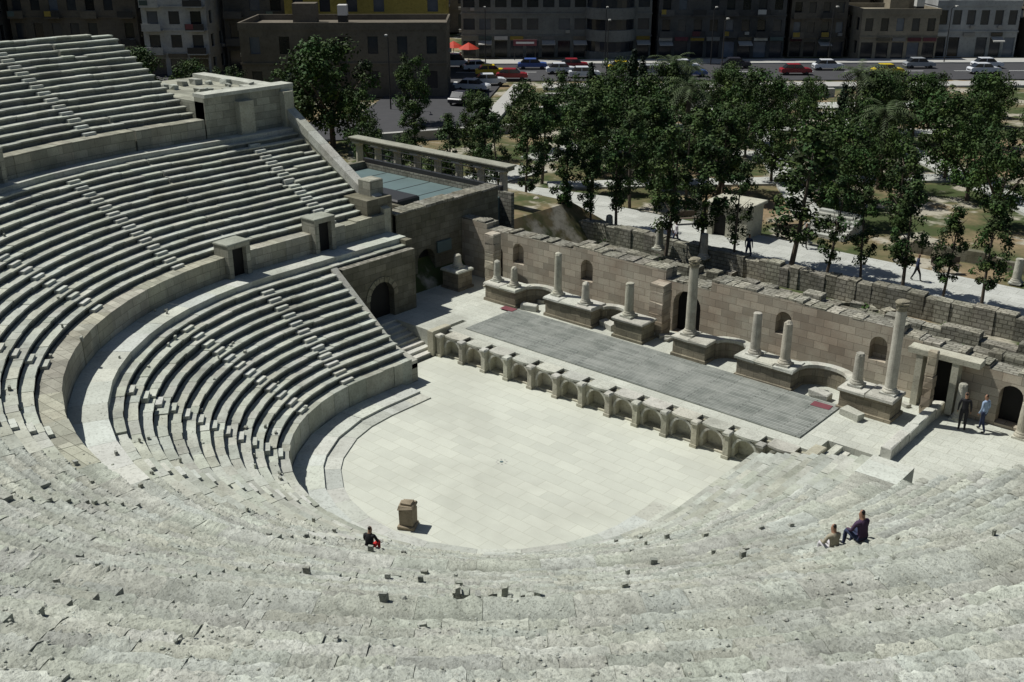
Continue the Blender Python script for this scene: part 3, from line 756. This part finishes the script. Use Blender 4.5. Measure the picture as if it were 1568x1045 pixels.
def tree_mesh(kind,k):
    mb=MB()
    if kind=='round':
        H=9;W=8
        mb.tube((0,0,-.2),(.1,.05,2.4),.26,.19,'trunk')
        for i in range(7):
            a=i*.9+U(-.2,.2); mb.tube((.1,.05,2.2+U(-.3,.6)),(W*.32*math.cos(a),W*.32*math.sin(a),5+U(-1,2)),.13,.04,'trunk',5)
        crown(mb,H,2.0,W,(95,110,80,100)[k],70,.15,'leaf1')
    elif kind=='poplar':
        H=8;W=2.7; b=U(-.5,.5)
        mb.tube((0,0,-.2),(b*.5,b*.3,2.5),.13,.1,'trunk'); mb.tube((b*.5,b*.3,2.5),(b,b*.4,7),.1,.03,'trunk')
        for i in range(8):
            a=i*2.4; z=2+i*.6; mb.tube((b*.5,b*.3,z),(b*.5+.9*math.cos(a),b*.3+.9*math.sin(a),z+.9),.04,.015,'trunk',4)
        crown(mb,H,1.9,W,(56,46,60,38,50)[k],80,.10,'leaf2','poplar')
    elif kind=='cypress':
        mb.tube((0,0,-.2),(0,0,9),.18,.03,'trunk'); crown(mb,10,.8,2.4,60,70,.14,'leaf4','cone')
    elif kind=='palm':
        mb.tube((0,0,-.2),(.2,0,3.2),.28,.22,'trunk');mb.tube((.2,0,3.2),(.3,.05,6.3),.22,.2,'trunk')
        for i in range(34):
            a=U(0,6.28); e=U(-.5,1.2); L=U(2.2,3.0); pts=[]
            for t in range(7):
                u=t/6; pts.append(Vector((.3+math.cos(a)*L*u*math.cos(e*(1-u*.3)),.05+math.sin(a)*L*u*math.cos(e*(1-u*.3)),6.3+L*u*math.sin(e)-1.6*u*u)))
            for p,q in zip(pts,pts[1:]):
                side=Vector((-math.sin(a),math.cos(a),0)); mb.tint=gt(.5,1.5)
                for sg_ in (-1,1):
                    for m_ in (0,.5):
                        o=p.lerp(q,m_); tip=o+side*sg_*.42+(q-p)*.7-Vector((0,0,.15)); mb.add([tuple(o),tuple(o+(q-p)*.3),tuple(tip)],[(0,1,2)],'leaf3')
    return mb.mesh(kind+'_tree_mesh')
meshes={k:[tree_mesh(k,i) for i in range(n)] for k,n in (('round',4),('poplar',5),('cypress',1),('palm',1))}
nm={'round':'broadleaf_tree','poplar':'poplar_tree','cypress':'cypress_tree','palm':'palm_tree'}
def tree(kind,X,G,H,wf=1,z=1.45):
    x,y=S(X,G); o=bpy.data.objects.new(nm[kind],random.choice(meshes[kind])); scene.collection.objects.link(o)
    s=H/{'round':9,'poplar':8,'cypress':10,'palm':7.5}[kind]; o.location=(x,y,z); o.scale=(s*wf,s*wf,s); o.rotation_euler=(U(-.06,.06),U(-.06,.06),U(0,6.28))
for (X,G,H,w) in ((1.05,77.3,7.2,1),(3.95,73,7.0,1),(5.6,72.2,6.0,.9),(7.4,72,7.0,1),(10.2,66.5,8.2,1),(12.4,66,7.8,1.05),(14.3,64.5,6.3,.9),(17.6,63,8.6,1.3),(19.2,60.8,6.4,.95),(21.2,60.3,5.8,.9),(23.1,58.5,6.8,1),(24.9,57,5.6,.95),(26.4,55.2,6.2,1),(-1,81.6,6.4,1),(9,78,7.2,1.1),(13,76,7.6,1.1),(6.5,83,7.2,1.2),(2.5,86,7.2,1.2),(-2.5,88,6.8,1.2),(11.5,84,7.2,1.2),(16.5,80,6.8,1.1),(-5,84,6,1.2),(-8.5,90,6,1.2),(26,68,6.6,1.1)):
    tree('poplar',X,G,H,w*1.05)
for (X,G,H,w) in ((-17.3,101,9.8,1.1),(-10.5,113,7.0,.85),(-14,97,6,.9),(-3.5,96,6.0,.75),(1,100,6.2,.85),(-22,103,7,1),(-30,112,6,1),(-36,118,6,1.1),(-42,120,7,1.1),(5,104,6.6,.95),(-6,81.5,3.6,1),(-9.3,86.5,3.8,1),(-12.6,91,4.2,1),(-2.6,83.5,3.6,1)):
    tree('round',X,G,H,w)
pk=0; pts=[]
tries=0
while pk<46 and tries<8000:
    tries+=1
    G=U(72,119); X=U(7+max(0,(G-98))*.25,G*.53)
    if abs(X-15.5)<4 and G<79: continue
    if G<76 and X<24: continue
    if X<11 and G<90: continue
    if any((X-a)**2+(G-b)**2<5.7**2 for a,b in pts): continue
    pts.append((X,G)); pk+=1
    tree('round',X,G,U(4.8,7.2)-max(0,G-108)*.08,U(.8,1.12))
for (X,G,H) in ((11.5,104,8.8),(13.2,106,7.8),(7.5,98,8.2),(28,90,7.5)): tree('cypress',X,G,H)
for (X,G,H) in ((17,112,7.8),(33,100,8.4),(36,103,7.6),(19,116,6.8),(15.5,95,7.8),(30,84,7.4)): tree('palm',X,G,H)
sh=MB()
for k in range(150):
    x,y=U(-16,40),random.choice([U(22.2,23.6),U(25.2,27),U(35,37),U(16.9,18)])
    sh.tint=gt(.5,1.5); leafclump(sh,(x,y,.9 if y<28 else 1.6),U(.25,.6),40,.1,'leaf1')
sh.obj('shrubs')

# ---------------------------------------------------------------- cars
def car(X,G,rot,col,kind='car'):
    key='paint_%d_%d_%d'%tuple(int(c*255) for c in col)
    if key not in M: M[key]=plain(key,col,.3,.04,3,.0,.5)
    x,y=S(X,G); mb=MB(); mb.M=Matrix.Translation((x,y,1.62))@Matrix.Rotation(YAW+rot,4,'Z')
    if kind=='car': L=4.3;body=[(-2.15,.35),(-2.15,.75),(-2.0,.88),(-1.2,.93),(1.5,.93),(2.0,.85),(2.15,.7),(2.15,.35)][::-1];cab=[(-1.75,.93),(-1.2,1.42),(.55,1.45),(1.15,.93)]
    else: L=5;body=[(-2.4,.35),(-2.4,1.1),(2.0,1.1),(2.4,.9),(2.4,.35)][::-1];cab=[(-2.35,1.1),(-2.3,2.0),(1.3,2.0),(2.0,1.1)]
    def ext(p,w,w2,mat):
        n=len(p); vs=[(a,-w,b) for a,b in p]+[(a,w,b) for a,b in p]
        fs=[tuple(range(n)),tuple(range(2*n-1,n-1,-1))]+[((i+1)%n,i,n+i,n+(i+1)%n) for i in range(n)]
        mb.add(vs,fs,mat)
    ext(body,.85,.85,key); ext(cab,.72,.72,'glass')
    r=cab; mb.box(r[1][0]+.02,r[2][0]-.02,-.73,.73,r[1][1]-.02,r[2][1]+.04,key,0,.03)
    for xx in (cab[1][0]+.8,):
        mb.box(xx-.05,xx+.05,-.735,.735,cab[0][1],cab[1][1],key)
    for wx in (-L*.32,L*.32):
        for wy in (-.86,.7):
            T=mb.M; mb.M=T@Matrix.Translation((wx,wy,.32))@Matrix.Rotation(-pi/2,4,'X'); mb.lathe(0,0,[(.32,0),(.32,.16)],'iron',14); mb.lathe(0,0,[(.32,.16),(.18,.162),(.18,.0)],'iron',14)
            mb.M=T
    mb.box(-L/2-.03,-L/2+.05,-.6,.6,.5,.62,'iron'); mb.box(L/2-.05,L/2+.02,.4,.75,.6,.75,'white');mb.box(L/2-.05,L/2+.02,-.75,-.4,.6,.75,'white')
    mb.obj('parked_van' if kind=='van' else 'car')
W=(.6,.62,.65);Yw=(.6,.45,.03);B=(.05,.1,.3);Rd=(.25,.02,.03);Sl=(.3,.32,.34);Dk=(.03,.03,.04)
for (X,G,r,c,k) in ((-9,158.6,0,W,'van'),(-5,155,.2,W,'car'),(-3,141,.1,W,'car'),(-5,136,-.3,W,'car'),(0,146,.0,Rd,'car'),(-3,150,.1,Yw,'car'),(3,157,0,B,'car'),(7,152,.05,W,'car'),(10,148,.02,W,'car'),(9,157,.0,Rd,'car'),(16,154,0,Yw,'car'),(25,156,0,W,'car'),(25,149,.02,B,'car'),(20,150,0,Sl,'car'),(33,158,0,Dk,'car'),(46,156,0,W,'car'),(60,158,0,Sl,'car'),(67,152,.02,W,'car'),(70,158,0,W,'car'),(-6,126,1.2,Dk,'car'),(-12,153,0,Sl,'car'),(-20,153,0,W,'car'),(40,151,0,Rd,'car'),(53,151,.02,Yw,'car')):
    car(X,G,r,c,k)
M['red']=plain('red_canvas',(.40,.04,.02),.7,.1)
ub=MB(); x,y=S(-9,166); 
for dx in (0,3.2): ub.tube((x+dx,y,1.7),(x+dx,y,4.2),.05,.05,'iron',6); ub.lathe(x+dx,y,[(1.6,3.7),(1.0,4.1),(.05,4.6)],'red',8,0)
ub.obj('market_umbrella')
sn=MB(); x,y=S(2,166); sn.M=Matrix.Translation((x,y,1.7))@Matrix.Rotation(YAW,4,'Z'); sn.box(-1.8,1.8,-.06,.06,2.2,3.1,'mat',0,.02); sn.tube((-1.6,0,0),(-1.6,0,2.2),.06,.06,'iron');sn.tube((1.6,0,0),(1.6,0,2.2),.06,.06,'iron'); sn.box(-1.4,1.4,-.075,-.063,2.5,2.8,'white'); sn.obj('shop_sign')
for (X,G) in ((-4,162),(14,162),(30,162),(48,163),(66,164),(12.5,141),(28,143),(-14,122)):
    x,y=S(X,G); lp=MB(); lp.M=Matrix.Translation((x,y,1.6))@Matrix.Rotation(YAW,4,'Z')
    lp.tube((0,0,0),(0,0,8),.09,.06,'iron',6); lp.tube((0,0,8),(0,-1.5,8.4),.05,.04,'iron',5); lp.box(-.15,.15,-2.1,-1.4,8.33,8.5,'conc',0,.03); lp.obj('street_lamp')

# ---------------------------------------------------------------- people
M['skin']=plain('skin',(.30,.17,.11),.6,.08); M['hair']=plain('black_hair',(.012,.01,.009),.5); M['shoe']=plain('shoe_leather',(.02,.018,.016),.5)
for k,c in (('cl_black',(.015,.015,.018)),('cl_blue',(.25,.33,.45)),('cl_red',(.45,.02,.02)),('cl_navy',(.03,.04,.08)),('cl_khaki',(.30,.27,.2)),('cl_white',(.5,.48,.5)),('cl_purple',(.06,.035,.07))): M[k]=plain(k,c,.85,.15,9)
def person(name,loc,yaw,pose='stand',top='cl_black',bot='cl_black',sc=1.0,legspread=.0,hair=True):
    J={};E=[]
    def j(n,x,y,z,r): J[n]=(x,y,z,r)
    if pose=='sit':
        j('pel',0,0,.1,.14);j('wst',0,.01,.26,.125);j('che',0,.05,.44,.15);j('nec',0,.07,.60,.055);j('hed',0,.10,.70,.075);j('htp',0,.09,.80,.075)
        L=dict(sh=(.17,.06,.55),el=(.24,.14,.30),wr=(.13,.36,.2),hip=(.09,.03,.09),kn=(.12,.43,.14),an=(.12,.46,-.27),to=(.13,.62,-.31))
    else:
        j('pel',0,0,.93,.13);j('wst',0,0,1.08,.12);j('che',0,.0,1.27,.145);j('nec',0,.0,1.46,.052);j('hed',0,.025,1.57,.075);j('htp',0,.015,1.66,.078)
        L=dict(sh=(.17,0,1.4),el=(.23,-.03,1.12),wr=(.24,.07,.87),hip=(.09,0,.88),kn=(.10,.04,.48),an=(.11,-.02,.09),to=(.13,.13,.04))
    E+= [('pel','wst',top),('wst','che',top),('che','nec',top),('nec','hed','skin'),('hed','htp','skin')]
    zz=J['hed']; j('nose',zz[0],zz[1]+.095,zz[2]+.0,.014);E.append(('hed','nose','skin'))
    h=J['htp']; j('hb',h[0],h[1]-.055,h[2]-.01,.07);E.append(('htp','hb','hair')); j('ht2',h[0],h[1]-.01,h[2]+.03,.06);E.append(('htp','ht2','hair'))
    for s,t in ((1,'R'),(-1,'L')):
        for k,r in (('sh',.06),('el',.045),('wr',.03),('hip',.1),('kn',.062),('an',.042),('to',.035)):
            x,y,z=L[k]
            if k in('kn','an','to') and pose!='sit': y+=s*legspread*(1 if k=='kn' else 1.8)
            j(k+t,x*s,y,z,r)
        E+= [('che','sh'+t,top),('sh'+t,'el'+t,top),('el'+t,'wr'+t,top),('pel','hip'+t,bot),('hip'+t,'kn'+t,bot),('kn'+t,'an'+t,bot),('an'+t,'to'+t,'shoe')]
        w=Vector(J['wr'+t][:3]); e=Vector(J['el'+t][:3]); d=(w-e).normalized(); sd=Vector((0,1,0)) if pose!='sit' else Vector((1,0,0)); pm=w+d*.07
        j('pm'+t,*pm,.026);E.append(('wr'+t,'pm'+t,'skin'))
        for fi,off in enumerate((-.03,-.01,.01,.03)):
            ln=(.055,.07,.075,.06)[fi]
            a=pm+sd*off+d*.03; b=a+d*ln*.5+Vector((-s*.012,0,0)); j('f%d%s'%(fi,t),*a,.0095); j('g%d%s'%(fi,t),*b,.008)
            E+=[('pm'+t,'f%d%s'%(fi,t),'skin'),('f%d%s'%(fi,t),'g%d%s'%(fi,t),'skin')]
        a=w+d*.035+sd*.04; j('th'+t,*a,.01); E.append(('wr'+t,'th'+t,'skin'))
    names=list(J); me=bpy.data.meshes.new(name)
    me.from_pydata([J[n][:3] for n in names],[(names.index(a),names.index(b)) for a,b,_ in E],[])
    o=bpy.data.objects.new(name,me); scene.collection.objects.link(o)
    o.modifiers.new('s','SKIN'); sub=o.modifiers.new('u','SUBSURF'); sub.levels=2
    sv=me.skin_vertices[0].data
    for i,n in enumerate(names): r=J[n][3]; sv[i].radius=(r,r*(.8 if n in('che','wst','pel') else 1)); sv[i].use_root=(n=='pel')
    bpy.context.view_layer.update()
    dg=bpy.context.evaluated_depsgraph_get(); ev=bpy.data.meshes.new_from_object(o.evaluated_get(dg))
    o.modifiers.clear(); o.data=ev
    mats=[];
    for m in (top,bot,'skin','hair','shoe'):
        if m not in mats: mats.append(m)
    ev.materials.clear()
    for m in mats: ev.materials.append(M[m])
    a=ev.color_attributes.new('tint','FLOAT_COLOR','POINT'); a.data.foreach_set('color',[1.0]*4*len(ev.vertices))
    segs=[(Vector(J[p][:3]),Vector(J[q][:3]),J[p][3],J[q][3],mats.index(m)) for p,q,m in E]
    for pl in ev.polygons:
        c=pl.center; best=9;bi=0
        for p,q,r0,r1,m in segs:
            d=q-p; t=max(0,min(1,(c-p).dot(d)/d.length_squared)); dd=(c-(p+d*t)).length-(r0+(r1-r0)*t)
            if dd<best: best=dd;bi=m
        pl.material_index=bi; pl.use_smooth=True
    o.location=loc; o.rotation_euler=(0,0,yaw); o.scale=(sc,)*3
    return o
person('man_standing',(14.7,14.0,1.05),.3,'stand','cl_black','cl_black',1.08)
person('man_standing',(15.4,14.5,1.05),1.2,'stand','cl_blue','cl_navy',1.05,.12)
def seatperson(name,px,py,top,bot,sc=1):
    R=math.hypot(px,py); i=surfz(R)
    yaw=math.atan2(-py,-px)-pi/2
    return person(name,(px,py,i+.02),yaw,'sit',top,bot,sc)
seatperson('woman_sitting',4.5,-11.5,'cl_black','cl_red')
seatperson('person_sitting',18.65,-9.05,'cl_khaki','cl_white',.9)
seatperson('person_sitting',19.1,-8.55,'cl_purple','cl_navy',.98)
for (X,G,t,b) in ((15.2,64.5,'cl_navy','cl_navy'),(11,67.6,'cl_white','cl_navy'),(10.6,68,'cl_purple','cl_black'),(24.5,60.2,'cl_navy','cl_black'),(19.5,67,'cl_black','cl_black')):
    x,y=S(X,G); person('pedestrian',(x,y,1.62),U(0,6),'stand',t,b,1,.15)

# ---------------------------------------------------------------- light, sky, camera
sd=Vector((-.90,-.33,0)).normalized()*math.cos(math.radians(58)); sd.z=math.sin(math.radians(58))
sun=bpy.data.lights.new('sun','SUN'); sun.energy=4.8; sun.angle=math.radians(.5); sun.color=(1,.985,.93)
so=bpy.data.objects.new('sun',sun); scene.collection.objects.link(so); so.rotation_euler=(-sd).to_track_quat('-Z','Y').to_euler(); so.location=(-60,-20,90)
w=bpy.data.worlds.new('World'); scene.world=w; w.use_nodes=True; nt=w.node_tree
sky=nt.nodes.new('ShaderNodeTexSky'); sky.sky_type='NISHITA'; sky.sun_disc=False; sky.sun_elevation=math.radians(58); sky.sun_rotation=math.atan2(sd.x,sd.y)
nt.links.new(sky.outputs[0],nt.nodes['Background'].inputs[0]); nt.nodes['Background'].inputs[1].default_value=.05
cam=bpy.data.cameras.new('camera'); cam.sensor_width=36; cam.lens=36*1600/1568; cam.clip_end=6000
c=bpy.data.objects.new('camera',cam); scene.collection.objects.link(c); c.location=CAM; c.rotation_euler=(math.radians(68),0,YAW)
scene.camera=c
scene.view_settings.view_transform='Standard'; scene.view_settings.look='None'; scene.view_settings.exposure=0
